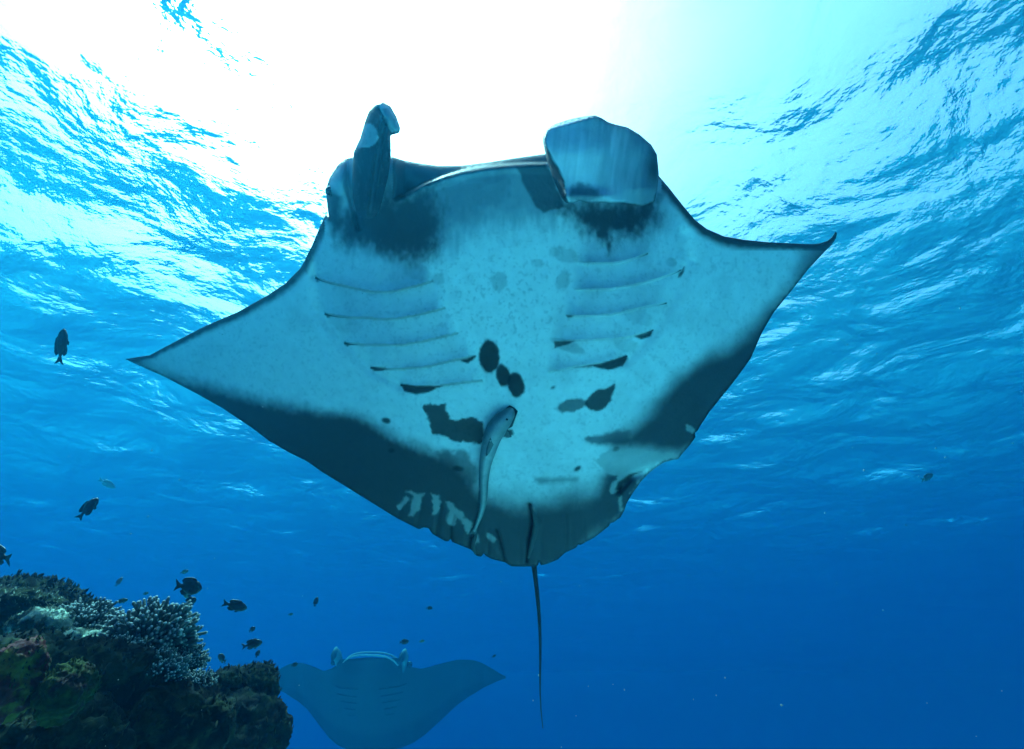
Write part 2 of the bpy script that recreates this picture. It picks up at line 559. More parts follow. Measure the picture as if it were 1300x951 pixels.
def poly_mask(u, v, poly, soft=1.6, rag=3.0, scale=9.0, seed=2, sx=1.0, sy=1.0):
    d = sdf(u, v, np.asarray(poly, float))
    d = d + rag * 2 * (fbm(u / scale * sx, v / scale * sy, seed, 4) - 0.5)
    return sst(-soft, soft, d)


def belly_pattern(u, v, e):
    c = np.tile(WHITE, (len(u), 1))

    def lay(m, colour, k=1.0):
        nonlocal c
        m = np.clip(m * k, 0, 1)[:, None]
        c = c * (1 - m) + np.asarray(colour) * m
    # soft mottling of the white skin
    n = fbm(u / 34, v / 34, 11, 5); n2 = fbm(u / 5.5, v / 5.5, 12, 3)
    lay(sst(0.5, 0.75, n) * 0.12 + sst(0.62, 0.8, n2) * 0.12, GREY)
    sp = fbm(u / 3.2, v / 3.6, 14, 3)
    lay(sst(0.58, 0.72, sp) * 0.22 * np.exp(-(((u - 630) / 110) ** 2 + ((v - 380) / 70) ** 2)), (0.2, 0.24, 0.25))
    lay(sst(0.62, 0.78, sp) * 0.2, GREY)
    # grey throat and chin, streaked lengthways
    stre = 0.5 * fbm(u / 4.5, v / 20, 21, 4) + 0.5 * fbm(u / 24, v / 26, 22, 3)
    ed = np.interp(u, [400, 500, 560, 600, 660, 720, 780, 860], [300, 330, 322, 300, 285, 280, 300, 300])
    lay(sst(30, -30, v - ed + (stre - 0.5) * 60) * sst(400, 450, u) * sst(880, 820, u), (0.20, 0.26, 0.31), 0.85)
    # dark shoulder blotches at the roots of the head fins, and last a crisp-edged dark patch
    for poly, k, sd in (([(436, 268), (470, 262), (505, 250), (548, 240), (562, 285), (548, 322), (510, 330), (470, 312), (432, 304)], 0.9, 31),
                        ([(505, 250), (560, 226), (640, 213), (648, 245), (590, 272), (530, 300)], 0.32, 32),
                        ([(715, 262), (790, 258), (832, 250), (834, 272), (815, 292), (782, 300), (774, 318), (762, 306), (735, 285)], 0.95, 33),
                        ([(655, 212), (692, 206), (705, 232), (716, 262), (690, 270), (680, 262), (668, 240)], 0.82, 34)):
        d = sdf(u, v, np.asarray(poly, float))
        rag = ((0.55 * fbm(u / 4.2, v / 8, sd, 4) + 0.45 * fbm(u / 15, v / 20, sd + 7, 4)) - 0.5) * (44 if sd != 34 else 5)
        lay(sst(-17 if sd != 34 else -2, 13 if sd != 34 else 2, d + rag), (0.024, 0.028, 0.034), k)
    # left side of the head: dark rim below the eye
    lay(poly_mask(u, v, [(414, 236), (421, 238), (433, 250), (432, 285), (424, 300), (416, 280)], 6, 4), DARK, 0.85)
    # upper jaw inside the mouth
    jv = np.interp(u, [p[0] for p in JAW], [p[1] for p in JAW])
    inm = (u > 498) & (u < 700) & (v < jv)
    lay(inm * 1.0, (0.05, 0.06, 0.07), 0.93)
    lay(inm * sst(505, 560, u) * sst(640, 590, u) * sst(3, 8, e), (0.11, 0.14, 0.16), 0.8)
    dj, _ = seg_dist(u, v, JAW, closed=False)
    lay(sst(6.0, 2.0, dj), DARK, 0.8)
    # dark bands behind the wings
    left = [(150, 450), (172, 462), (215, 474), (268, 488), (335, 507), (398, 521), (440, 526), (468, 533), (505, 552), (548, 572), (585, 586), (598, 612), (612, 628),
            (660, 634), (712, 628), (752, 616), (770, 596), (800, 596), (830, 620), (720, 740), (600, 740), (380, 620), (200, 500)]
    d = sdf(u, v, np.asarray(left, float)) + (fbm(u / 30, v / 30, 41, 4) - 0.5) * 16 + (fbm(u / 4, v / 9, 42, 3) - 0.5) * 5
    sf = 1 + 1.2 * sst(590, 640, u) * sst(780, 740, u)
    lay(sst(-13, 13, d / sf), (0.040, 0.048, 0.058), 0.97)
    right = [(1060, 300), (1012, 352), (985, 382), (952, 413), (925, 436), (885, 462), (858, 480), (836, 508), (812, 530), (792, 548), (770, 560), (790, 572), (830, 576), (862, 584), (900, 560), (1000, 420), (1080, 330)]
    d = sdf(u, v, np.asarray(right, float)) + (fbm(u / 30, v / 30, 43, 4) - 0.5) * 14
    lay(sst(-17, 17, d), (0.040, 0.048, 0.058), 0.97)
    lay(poly_mask(u, v, [(740, 556), (800, 545), (800, 562), (760, 566)], 4, 5), (0.06, 0.07, 0.08), 0.8)
    lay(poly_mask(u, v, [(552, 572), (590, 572), (610, 600), (600, 620), (560, 600)], 5, 6), (0.05, 0.058, 0.066), 0.7)
    lay(poly_mask(u, v, [(680, 608), (735, 604), (735, 613), (685, 614)], 4, 4), (0.07, 0.08, 0.09), 0.6)
    # pale flames on the rear edge
    for poly, k, sd in (([(505, 643), (516, 632), (518, 634), (510, 646), (506, 648)], 1, 51),
                        ([(516, 624), (540, 626), (536, 634), (531, 648), (525, 657), (517, 655), (522, 640), (526, 629)], 1, 52),
                        ([(545, 624), (556, 630), (560, 646), (557, 652), (548, 655), (551, 642), (549, 632)], 1, 53),
                        ([(566, 636), (576, 640), (590, 655), (600, 664), (594, 676), (590, 670), (580, 656), (575, 668), (568, 664), (572, 650)], 0.9, 54),
                        ([(602, 676), (608, 680), (604, 694), (599, 690)], 0.9, 55), ([(616, 675), (630, 684), (626, 688), (617, 682)], 0.9, 56),
                        ([(755, 584), (775, 570), (800, 572), (835, 574), (858, 576), (856, 582), (838, 586), (820, 598), (796, 606), (783, 625), (776, 628), (775, 618), (784, 604), (772, 600), (760, 592)], 0.95, 57),
                        ([(788, 630), (790, 648), (787, 648), (785, 632)], 0.8, 58), ([(800, 626), (812, 606), (824, 601), (818, 610), (806, 626)], 0.95, 59), ([(872, 540), (884, 546), (880, 550), (874, 545)], 0.8, 60)):
        lay(poly_mask(u, v, poly, 1.3, 4.0, 7, sd), (0.40, 0.42, 0.41), k * 0.8)
    lay(poly_mask(u, v, [(781, 622), (784, 612), (800, 602), (818, 598), (806, 602), (792, 614), (788, 624)], 1.5, 1), INK, 0.9)
    # dark spots
    lay(ell(u, v, 621, 452, 13.5, 21, 0, 0.12, 61), INK, 0.95)
    lay(ell(u, v, 639, 477, 9, 14.5, -12, 0.12, 62), INK, 0.95)
    lay(ell(u, v, 655, 489, 10.5, 16, -12, 0.12, 63), INK, 0.95)
    lay(poly_mask(u, v, [(536, 514), (566, 513), (568, 526), (576, 532), (600, 531), (614, 535), (613, 562), (580, 561), (556, 552), (544, 548), (546, 536)], 1.5, 4.5, 7, 64), INK, 0.9)
    lay(poly_mask(u, v, [(634, 552), (650, 545), (653, 551), (643, 556)], 1.2, 1, 7, 65), INK, 0.9)  # the remora's shadow, painted dark on the belly
    lay(ell(u, v, 490, 534, 6, 3.6, 15, 0.1, 66), INK, 0.9)
    lay(ell(u, v, 497, 572, 4, 3, 0, 0.1, 67), INK, 0.6)
    lay(ell(u, v, 582, 595, 7, 3.5, 8, 0.15, 68), INK, 0.75)
    lay(poly_mask(u, v, [(743, 510), (756, 496), (772, 492), (780, 488), (780, 494), (776, 508), (766, 520), (750, 522), (743, 516)], 1.5, 2.5, 8, 69), INK, 0.9)
    lay(ell(u, v, 726, 515, 20, 8, -12, 0.25, 70), DARK, 0.75)
    lay(ell(u, v, 733, 595, 5, 2.8, -35, 0.1, 71), INK, 0.9)
    lay(ell(u, v, 782, 570, 5, 3, -20, 0.2, 72), INK, 0.6)
    lay(ell(u, v, 702, 492, 3, 1.5, -30, 0.1, 73), INK, 0.8)
    # gill marks: dark lens shapes at the ends of the slits
    for poly in ([(509, 487), (530, 490), (562, 490), (545, 498), (528, 501), (513, 497)], [(470, 465), (480, 467), (491, 468), (486, 471), (475, 471)],
                 [(437, 433), (445, 437), (442, 440), (438, 438)], [(412, 396), (420, 402), (416, 404)], [(400, 349), (406, 357), (402, 358)],
                 [(583, 458), (605, 451), (602, 455), (594, 462), (587, 459)], [(865, 344), (869, 337), (868, 346), (861, 354), (862, 347)],
                 [(805, 427), (816, 424), (830, 418), (826, 427), (814, 431)], [(728, 467), (760, 462), (784, 455), (795, 450), (797, 455), (790, 465), (772, 470), (755, 466)],
                 [(704, 434), (730, 433), (722, 437), (704, 442)], [(718, 400), (728, 401), (721, 404)]):
        lay(poly_mask(u, v, poly, 1.2, 0.8, 6, 80), INK, 0.92)
    for cx, cy, rx, ry, k in ((556, 354, 8, 8, 0.3), (704, 320, 8, 6, 0.25), (715, 356, 9, 13, 0.35), (634, 358, 11, 12, 0.32), (683, 334, 8, 5, 0.3), (718, 324, 18, 9, 0.3), (852, 333, 8, 6, 0.3), (440, 412, 22, 10, 0.16), (810, 402, 22, 10, 0.2), (795, 438, 16, 9, 0.22), (722, 440, 22, 7, 0.4), (530, 345, 20, 10, 0.22)):
        lay(ell(u, v, cx, cy, rx, ry, 20, 0.3, int(cx)), (0.1, 0.13, 0.13), k)
    for g in GILL_L + GILL_R:
        dd, pp = seg_dist(u, v, g, closed=False)
        lay(sst(1.6, 0.5, dd), INK, 0.5 if g in GILL_L else 0.25)
    for ln, wd in (([(672, 640), (677, 662), (671, 685), (669, 713)], 1.8), ([(630, 672), (637, 695), (640, 712)], 1.4), ([(596, 700), (599, 684)], 3), ([(573, 684), (573, 668)], 1.5)):
        dd, _ = seg_dist(u, v, ln, closed=False)
        lay(sst(wd + 1, wd - 0.8, dd), INK, 0.7)
    # dark rims: broad on the leading edges, a thin line behind
    lead = ((u < 412) & (v < 460)) | ((u > 840) & (v < 318))
    wrim = np.where(u < 412, 9 - 5 * sst(300, 170, u), 9 + 5 * sst(860, 920, u) * sst(1010, 930, u))
    lay(np.where(lead, sst(wrim + 4, wrim * 0.45, e + (n2 - 0.5) * 3), 0), DARK, 0.93)
    lay(np.where(~lead, sst(3.2, 1.0, e), 0), INK, 0.8)
    tip = sst(1000, 1040, u) + sst(205, 170, u)
    lay(tip, (0.05, 0.055, 0.065), 0.75)
    return c


manta, skin, belly_depth = build_manta()


def plane_depth(v):
    return 1 / (1 / 1.24 + (1 / 2.15 - 1 / 1.24) * (np.asarray(v, float) - 210) / 508)


def manta_details():
    root = manta
    # rolled head fin at the left: a closed roll with a pale patch and a pale open tip
    FIN = [(486, 129), (476, 133), (468, 141.5), (463, 155), (457, 175.6), (449, 193), (447.5, 211), (447, 231), (448, 251), (453, 271.5), (459, 288), (464, 294), (471, 291), (478, 281.6), (486, 251), (493, 223.6), (496.4, 198),
           (496, 172), (507, 169), (508.5, 163), (503.5, 148), (496, 135)]
    V, F, on = sheet(FIN, 2.2)
    u, v = V[:, 0], V[:, 1]
    o = resample(FIN, 2.5)
    e, _ = seg_dist(u, v, o); e = np.where(on, 0, e)
    hw = 21.0
    prof = np.sqrt(np.clip(1 - (1 - np.clip(e / hw, 0, 1)) ** 2, 0, 1))
    mid = np.minimum(bodyd(u, v), plane_depth(v)) - 0.045 - 0.02 * sst(230, 180, v) + 0.14 * sst(252, 294, v)
    d_tip, _ = seg_dist(u, v, [(481, 138), (489, 152), (497, 169)], closed=False)
    near = mid - 0.05 * prof + 0.02 * np.exp(-(d_tip / 2.5) ** 2) + 0.012 * np.exp(-((u - 489 + (v - 150) * 0.0) / 3.0) ** 2) * sst(170, 190, v) * sst(270, 240, v)
    far = mid + 0.05 * prof + 0.001 * (~on)
    ds_, _ = seg_dist(u, v, [(489, 152), (484, 175), (479, 205), (474, 240), (470, 270)], closed=False)
    near = near + 0.012 * np.exp(-(ds_ / 2.0) ** 2) - 0.01 * np.exp(-((ds_ - 5) / 4.0) ** 2)
    near = np.where(on, mid, near)
    vv, ff, src, nb = two_sided(V, F, on, near, far)
    c = np.tile(np.array([0.016, 0.02, 0.026]), (len(vv), 1))
    cn = c[:nb]
    m = poly_mask(u, v, [(457, 172), (462, 158), (470, 157), (478, 163), (481, 175.6), (475, 183), (468, 187), (452, 188), (450, 190)], 1.2, 2.0, 8, 91)[:, None]
    cn = cn * (1 - m) + np.array([0.42, 0.46, 0.47]) * m
    m = poly_mask(u, v, [(481, 134), (487, 131), (495, 136), (503, 149), (508, 163), (506, 167), (497, 168), (489, 152)], 1.2, 0.8, 8, 92)[:, None]
    cn = cn * (1 - m) + np.array([0.50, 0.54, 0.56]) * m
    m = poly_mask(u, v, [(484, 138), (492, 138), (501, 152), (505, 165), (498, 166), (490, 150)], 1.5, 1.0, 8, 93)[:, None] * 0.75
    cn = cn * (1 - m) + np.array([0.18, 0.22, 0.25]) * m
    m = (sst(255, 292, v) * 0.5)[:, None]
    cn = cn * (1 - m) + np.array([0.12, 0.14, 0.16]) * m
    d_seam, _ = seg_dist(u, v, [(489, 152), (484, 175), (479, 205), (474, 240), (470, 270)], closed=False)
    m = (np.exp(-(d_seam / 1.5) ** 2) * 0.5)[:, None]
    cn = cn * (1 - m) + np.array([0.14, 0.17, 0.19]) * m
    sc = (sst(0.6, 0.75, fbm(u / 2.5, v / 9, 98, 3)) * 0.3)[:, None]
    cn = cn * (1 - sc) + np.array([0.08, 0.1, 0.115]) * sc
    c[:nb] = cn
    tag(mesh_obj('cephalic_fin', vv, ff, skin, root, c), 'dark rolled up head fin with a pale patch and pale tip')

    # unrolled head fin at the right: a broad paddle folding down in front of the head
    FIN = [(689, 178), (690.5, 170), (695, 164), (703, 158), (723, 151.5), (741, 148), (756, 146.5), (764, 150), (772, 155), (781, 158), (796.5, 161.6), (811.6, 170.5), (827, 184), (834, 196), (836.5, 221), (834.5, 240), (831, 256),
           (815, 262), (803, 259.5), (791, 257.5), (776, 258), (763, 257), (751, 257.8), (744, 257), (736, 255), (728, 258), (718, 257.5), (713, 251), (703, 228.5), (694, 203)]
    V, F, on = sheet(FIN, 2.4)
    u, v = V[:, 0], V[:, 1]
    o = resample(FIN, 2.5)
    e, _ = seg_dist(u, v, o); e = np.where(on, 0, e)
    left = np.interp(v, [147, 165, 180, 203, 228, 251, 262], [760, 694, 690, 694, 703, 714, 722])      # its left outline
    cres = np.interp(v, [160, 183, 198, 213, 228, 257], [0, 2.5, 6.5, 11, 13, 3])                      # width of the dark outer edge
    x = u - left
    mid = np.minimum(bodyd(u, v), plane_depth(v)) - 0.05 - 0.115 * sst(838, 740, u) + 0.05 * sst(238, 262, v) * sst(770, 820, u)
    mid = mid + 0.09 * sst(0.0, -1.0, (x - cres - 1) / 14.0) + 0.035 * np.exp(-((u - 800) / 24.0) ** 2) * sst(262, 200, v) - 0.02 * np.exp(-((u - 775) / 12.0) ** 2)
    mid = mid + 0.035 * sst(200, 147, v)                                # the top edge turns away
    mid = mid - 0.025 * np.exp(-((v - 250) / 8.0) ** 2) * sst(800, 770, u)
    r = np.sqrt(np.clip(1 - (1 - np.clip(e / 5.0, 0, 1)) ** 2, 0, 1))
    near = np.where(on, mid, mid - 0.011 * r)
    far = mid + 0.012 * r + 0.001 * (~on)
    vv, ff, src, nb = two_sided(V, F, on, near, far)
    st = fbm((u + (v - 200) * 0.12) / 4.2, v / 60, 95, 4)
    st2 = fbm((u + (v - 200) * 0.12) / 11, v / 70, 96, 3)
    base = np.array([0.72, 0.75, 0.78])[None, :] * (0.72 + 0.5 * st)[:, None]

    def lay(m, colour):
        nonlocal base
        m = np.clip(m, 0, 1)[:, None]; base = base * (1 - m) + np.asarray(colour) * m
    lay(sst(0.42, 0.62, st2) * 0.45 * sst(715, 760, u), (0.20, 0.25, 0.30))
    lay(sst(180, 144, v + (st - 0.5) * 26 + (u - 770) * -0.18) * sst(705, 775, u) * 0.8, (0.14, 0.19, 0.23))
    lay(sst(762, 830, u + (st - 0.5) * 30 - 9 * np.sin((v - 150) / 30.0)) * 0.85, (0.12, 0.16, 0.20))  # right side darker: skin tone plus shading put into the colour
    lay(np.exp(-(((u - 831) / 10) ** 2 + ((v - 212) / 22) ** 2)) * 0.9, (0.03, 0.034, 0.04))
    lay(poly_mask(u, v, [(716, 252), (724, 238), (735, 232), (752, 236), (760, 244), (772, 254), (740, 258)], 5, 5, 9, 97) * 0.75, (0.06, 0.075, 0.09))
    lay(sst(cres + 1.2, cres - 0.6, x) * (v > 168), (0.022, 0.026, 0.032))
    lay(np.exp(-((x - cres - 2.0) / 1.6) ** 2) * (v > 172) * 0.7, (0.72, 0.76, 0.78))
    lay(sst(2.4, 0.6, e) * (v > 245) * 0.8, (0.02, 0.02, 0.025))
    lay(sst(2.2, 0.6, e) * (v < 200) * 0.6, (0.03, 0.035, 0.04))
    c = np.tile(np.array([0.03, 0.034, 0.04]), (len(vv), 1))
    c[:nb] = base
    tag(mesh_obj('cephalic_fin', vv, ff, skin, root, c), 'broad unrolled pale head fin with a dark rim')

    # gill slits: thin dark lips along the step of each flap
    gm = node_mat('gill_lip', (0.006, 0.007, 0.009), 0.5, mottle=0.2, mscale=60)
    for g in GILL_L + GILL_R:
        q = resample(g, 6, closed=False, curve=True)
        dd = np.array([belly_depth(a, b + 1.5) for a, b in q])
        dd = np.convolve(np.pad(dd, 2, mode='edge'), np.ones(5) / 5, mode='valid')
        n = len(q)
        k = np.linspace(0, 1, n)
        wid = 0.0015 + 0.0022 * np.exp(-((k - (0.04 if g in GILL_L else 0.96)) / 0.12) ** 2)
        if g in GILL_R[:4]: wid = wid * 0.6
        vv, ff = tube(W(q[:, 0], q[:, 1], dd - 0.001), wid, 5)
        mesh_obj('gill_slit', vv, ff, gm, root)
    # pelvic fins: two slender lobes beside the tail root
    for pts, rr in (([(674, 640), (679, 655), (680, 670), (676, 688), (671, 708)], (0.003, 0.010, 0.013, 0.010, 0.005)),
                    ([(607, 672), (602, 684), (601, 694), (604, 703)], (0.004, 0.010, 0.011, 0.006))):
        q = resample(pts, 4, closed=False, curve=True)
        dd = np.array([belly_depth(a, b) for a, b in q])
        dd = np.convolve(np.pad(dd, 2, mode='edge'), np.ones(5) / 5, mode='valid')
        rad = np.interp(np.linspace(0, 1, len(q)), np.linspace(0, 1, len(rr)), rr)
        vv, ff = tube(W(q[:, 0], q[:, 1], dd + 0.002), rad, 8)
        mesh_obj('pelvic_fin', vv, ff, skin, root, np.tile([0.075, 0.09, 0.095], (len(vv), 1)))
    # whip tail along the body axis
    d0 = belly_depth(677, 715) + 0.02
    p0 = W(676.5, 708, d0 + 0.01)
    ax = W(676, 700, plane_depth(700)) - W(640, 330, plane_depth(330)); ax /= np.linalg.norm(ax)
    side = np.array([1.0, 0, 0])
    L = np.linspace(0, 1.75, 40)
    path = p0 + L[:, None] * ax + (0.012 * np.sin(L * 3.2) - 0.02 * L)[:, None] * side
    vv, ff = tube(path, np.interp(L, [0, 0.1, 0.5, 1.75], [0.016, 0.011, 0.0088, 0.003]), 10)
    mesh_obj('tail', vv, ff, skin, root, np.tile([0.02, 0.023, 0.028], (len(vv), 1)))
    # eye on the bulge at the left of the head
    em = node_mat('eye_black', (0.01, 0.01, 0.012), 0.15, mottle=0.1)
    c = W(419.5, 243, belly_depth(421, 244) + 0.012)
    bm = bmesh.new(); bmesh.ops.create_uvsphere(bm, u_segments=14, v_segments=10, radius=0.014)
    vs = np.array([tuple(x.co) for x in bm.verts]) + c; fs = [tuple(x.index for x in f.verts) for f in bm.faces]; bm.free()
    mesh_obj('eye', vs, fs, em, root)


manta_details()


# ------------------------------------------------------------------ the remora under the manta
def build_remora():
    pts = [(650, 519), (646, 525), (639, 533), (631, 543), (625, 555), (620, 572), (616, 590), (614, 612), (614, 632), (611, 650), (606, 664), (602, 674)]
    root = tag(empty('remora', W(622, 570, belly_depth(622, 570) - 0.02)), 'slim pale remora clinging lengthwise to the belly of the big manta', 'remora')
    q = resample(pts, 3, closed=False, curve=True)
    k = np.linspace(0, 1, len(q))
    dd = np.array([belly_depth(a, b) for a, b in q]); dd = np.convolve(np.pad(dd, 4, mode='edge'), np.ones(9) / 9, mode='valid')
    wpx = np.interp(k, [0, 0.03, 0.1, 0.2, 0.35, 0.5, 0.65, 0.85, 1], [3.5, 7.5, 11.0, 12.5, 10.0, 7.2, 5.6, 3.6, 1.8])
    rad = wpx * dd / FOC
    path = W(q[:, 0], q[:, 1], dd - rad * 0.95 - 0.004)
    view = path.mean(0) - CAM; view /= np.linalg.norm(view)
    vv, ff = tube(path, rad, 16, flat=(view, 0.75))
    # pale belly, darker flank: the fish's own countershading, read from the side of the section
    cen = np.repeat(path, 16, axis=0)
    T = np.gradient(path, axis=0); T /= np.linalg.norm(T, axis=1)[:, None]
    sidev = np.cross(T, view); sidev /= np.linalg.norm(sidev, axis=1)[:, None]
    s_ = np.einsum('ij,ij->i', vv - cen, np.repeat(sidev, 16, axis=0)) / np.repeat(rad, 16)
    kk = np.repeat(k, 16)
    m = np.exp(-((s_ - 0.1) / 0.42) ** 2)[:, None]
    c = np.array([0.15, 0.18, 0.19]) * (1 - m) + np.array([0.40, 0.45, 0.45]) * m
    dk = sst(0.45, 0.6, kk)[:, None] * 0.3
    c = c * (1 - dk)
    rm = node_mat('remora_skin', rough=0.4, tint=True, mottle=0.16, mscale=40, bump=0.1, bscale=150)
    mesh_obj('body', vv, ff, rm, root, c)

    def fin(name, outline, off, colr):
        V, F, on = sheet(outline, 2.0)
        dcen = np.array([belly_depth(a, b) for a, b in V]) - off
        vv, ff, src, nb = two_sided(V, F, on, np.where(on, dcen, dcen - 0.002), dcen + 0.002)
        mesh_obj(name, vv, ff, rm, root, np.tile(colr, (len(vv), 1)))
    fin('pectoral_fin', [(622, 556), (626, 554), (628, 562), (622, 574), (617, 580), (617, 572)], 0.064, (0.1, 0.13, 0.14))
    fin('pectoral_fin', [(640, 541), (645, 545), (650, 555), (644, 556), (637, 550)], 0.03, (0.07, 0.09, 0.1))
    fin('dorsal_fin', [(613, 590), (615, 592), (612, 625), (609, 648), (606, 650), (608, 625)], 0.012, (0.05, 0.06, 0.07))
    fin('anal_fin', [(617, 596), (619, 612), (618, 636), (614, 645), (615, 620)], 0.012, (0.07, 0.09, 0.1))
    fin('tail_fin', [(604, 668), (607, 670), (603, 681), (600, 684), (599, 678), (596, 680), (599, 672)], 0.008, (0.08, 0.1, 0.11))
    em = bpy.data.materials['eye_black']
    bm = bmesh.new(); bmesh.ops.create_uvsphere(bm, u_segments=8, v_segments=6, radius=0.006)
    cpt = W(643.5, 532, belly_depth(641, 530) - 0.045)
    vs = np.array([tuple(x.co) for x in bm.verts]) + cpt; fs = [tuple(x.index for x in f.verts) for f in bm.faces]; bm.free()
    mesh_obj('eye', vs, fs, em, root)
    # sucker disc between its head and the manta
    vv, ff = tube(np.array([W(652, 518, belly_depth(648, 520) - 0.012), W(640, 533, belly_depth(640, 533) - 0.012), W(634, 541, belly_depth(634, 541) - 0.012)]), [0.018, 0.036, 0.024], 12, flat=(view, 0.3))
    mesh_obj('sucker_disc', vv, ff, rm, root, np.tile([0.02, 0.025, 0.03], (len(vv), 1)))


build_remora()


# ------------------------------------------------------------------ the second manta, far off and facing the camera
def build_far_manta():
    cen = W(472, 902, 9.6)
    root = tag(empty('manta_ray', cen), 'distant hazy manta ray facing the camera beyond the reef', 'manta ray', 'manta rays')
    fwd = np.array([0.03, -0.77, 0.64]); fwd /= np.linalg.norm(fwd)
    rgt = np.cross(fwd, [0, 0, 1.0]); rgt /= np.linalg.norm(rgt)
    rgt = rgt + np.array([0, 0, 0.02]); upv = np.cross(rgt, fwd)
    ns, ntc = 121, 34
    S = np.linspace(-1, 1, ns)
    verts = []; colr = []
    half = 2.15

    def lead(y):
        a = abs(y)
        return np.interp(a, [0, 0.45, 0.55, 0.75, 1.1, 1.6, 2.15], [0.98, 0.95, 0.80, 0.62, 0.45, 0.18, -0.28])

    def trail(y):
        a = abs(y)
        return np.interp(a, [0, 0.2, 0.5, 1.0, 1.6, 2.15], [-1.0, -0.95, -0.86, -0.74, -0.55, -0.30])

    def zmid(y):
        a = abs(y)
        return np.interp(a, [0, 0.45, 0.62, 0.80, 0.97, 1.3, 1.5, 1.75, 2.0, 2.15], [0.06, 0.06, 0.10, 0.20, 0.34, 0.60, 0.70, 0.78, 0.80, 0.80]) - 0.12 * y / half
    for side in (1, -1):
        for s in S:
            y = s * half
            for t in np.linspace(0, 1, ntc):
                x = lead(y) * (1 - t) + trail(y) * t
                th = (0.20 * math.exp(-(y / 0.52) ** 2) + 0.03) * max(0.0, 1 - abs(2 * t - 0.75) ** 2.2 / 1.6 if t > 0.375 else 1 - (1 - t / 0.375) ** 3)
                th *= max(0.0, min(1.0, 4 * t * (1 - t) * 3)) ** 0.5
                z = zmid(y) + side * th * (1.0 if side > 0 else 0.8)
                verts.append(cen + fwd * x + rgt * y + upv * z)
                if side > 0:
                    pale = math.exp(-((abs(y) - 0.75) / 0.18) ** 2) * sst(0.6, 0.1, t) * 0.8
                    colr.append(np.array([0.05, 0.055, 0.06]) * (1 - pale) + np.array([0.5, 0.52, 0.52]) * pale)
                else:
                    dk = sst(0.62, 0.8, t) * 0.8 + 0.75 * sst(1.2, 1.9, abs(y)) + 0.85 * math.exp(-((abs(y) - 0.34) / 0.2) ** 2) * sst(0.3, 0.1, t)
                    dk = min(dk, 0.95)
                    colr.append(np.array([0.07, 0.075, 0.08]) * (1 - dk) + np.array([0.035, 0.04, 0.045]) * dk)  # belly colour darkened to stand for back-lit shade
    F = []
    N = ns * ntc
    for a in range(ns - 1):
        for b in range(ntc - 1):
            i = a * ntc + b
            F.append((i, i + 1, i + ntc + 1, i + ntc)); F.append((N + i, N + i + ntc, N + i + ntc + 1, N + i + 1))
    for a in range(ns - 1):
        i = a * ntc; F.append((i, i + ntc, N + i + ntc, N + i)); i += ntc - 1; F.append((i, N + i, N + i + ntc, i + ntc))
    for i0 in (0, (ns - 1) * ntc):
        for b in range(ntc - 1):
            F.append((i0 + b, N + i0 + b, N + i0 + b + 1, i0 + b + 1))
    mesh_obj('body', verts, F, skin, root, np.array(colr))

    def loc(x, y, z):
        return cen + fwd * x + rgt * y + upv * z
    for sg in (-1, 1):                                   # head fins hanging forward at the mouth corners
        P = np.array([loc(0.70, sg * 0.50, 0.13), loc(0.90, sg * 0.53, 0.13), loc(1.05, sg * 0.535, 0.05), loc(1.12, sg * 0.52, -0.06), loc(1.14, sg * 0.50, -0.16)])
        vv, ff = tube(P, [0.09, 0.095, 0.09, 0.07, 0.03], 14, flat=(rgt, 0.5))
        c = np.tile([0.05, 0.055, 0.06], (len(vv), 1)); c[14:42] = (0.25, 0.27, 0.27)
        mesh_obj('cephalic_fin', vv, ff, skin, root, c)
        bm = bmesh.new(); bmesh.ops.create_uvsphere(bm, u_segments=10, v_segments=8, radius=0.045)
        vs = np.array([tuple(p.co) for p in bm.verts]) + loc(0.80, sg * 0.60, 0.12); fs = [tuple(p.index for p in f.verts) for f in bm.faces]; bm.free()
        mesh_obj('eye', vs, fs, bpy.data.materials['eye_black'], root)
    # lips of the wide mouth, coloured pale for their top-lit rims
    for z, x, nm in ((0.20, 0.93, 'upper_lip'), (0.06, 1.02, 'lower_lip')):
        yy = np.linspace(-0.44, 0.44, 15)
        P = np.array([loc(x - 0.25 * (y / 0.5) ** 4, y, z - 0.03 * (y / 0.45) ** 2) for y in yy])
        vv, ff = tube(P, 0.013, 8)
        mesh_obj(nm, vv, ff, skin, root, np.tile([0.40, 0.43, 0.43], (len(vv), 1)))
    gm = bpy.data.materials['gill_lip']
    for sg in (-1, 1):                                   # gill slits under the body
        for k in range(5):
            x0 = 0.55 - 0.13 * k
            P = []
            for y in np.linspace(0.16 + 0.02 * k, 0.56 - 0.05 * k, 9) * sg:
                x = x0 - 0.10 * abs(y)
                t = (lead(y) - x) / (lead(y) - trail(y))
                th = (0.20 * math.exp(-(y / 0.52) ** 2) + 0.03) * (1 - abs(2 * t - 0.75) ** 2.2 / 1.6 if t > 0.375 else 1 - (1 - t / 0.375) ** 3) * max(0.0, min(1.0, 12 * t * (1 - t))) ** 0.5
                P.append(loc(x, y, zmid(y) - th * 0.8 - 0.002))
            vv, ff = tube(np.array(P), 0.011, 6)
            mesh_obj('gill_slit', vv, ff, gm, root)
    L = np.linspace(0, 1.6, 14)
    P = np.array([loc(-0.96 - l, 0.02 * math.sin(l * 2), 0.0 - 0.05 * l) for l in L])
    vv, ff = tube(P, np.interp(L, [0, 0.3, 1.6], [0.04, 0.022, 0.006]), 8)
    mesh_obj('tail', vv, ff, skin, root, np.tile([0.02, 0.023, 0.028], (len(vv), 1)))
    root.scale = (1.3, 1.3, 1.3)


build_far_manta()

# ------------------------------------------------------------------ the reef
from mathutils import noise as mnoise


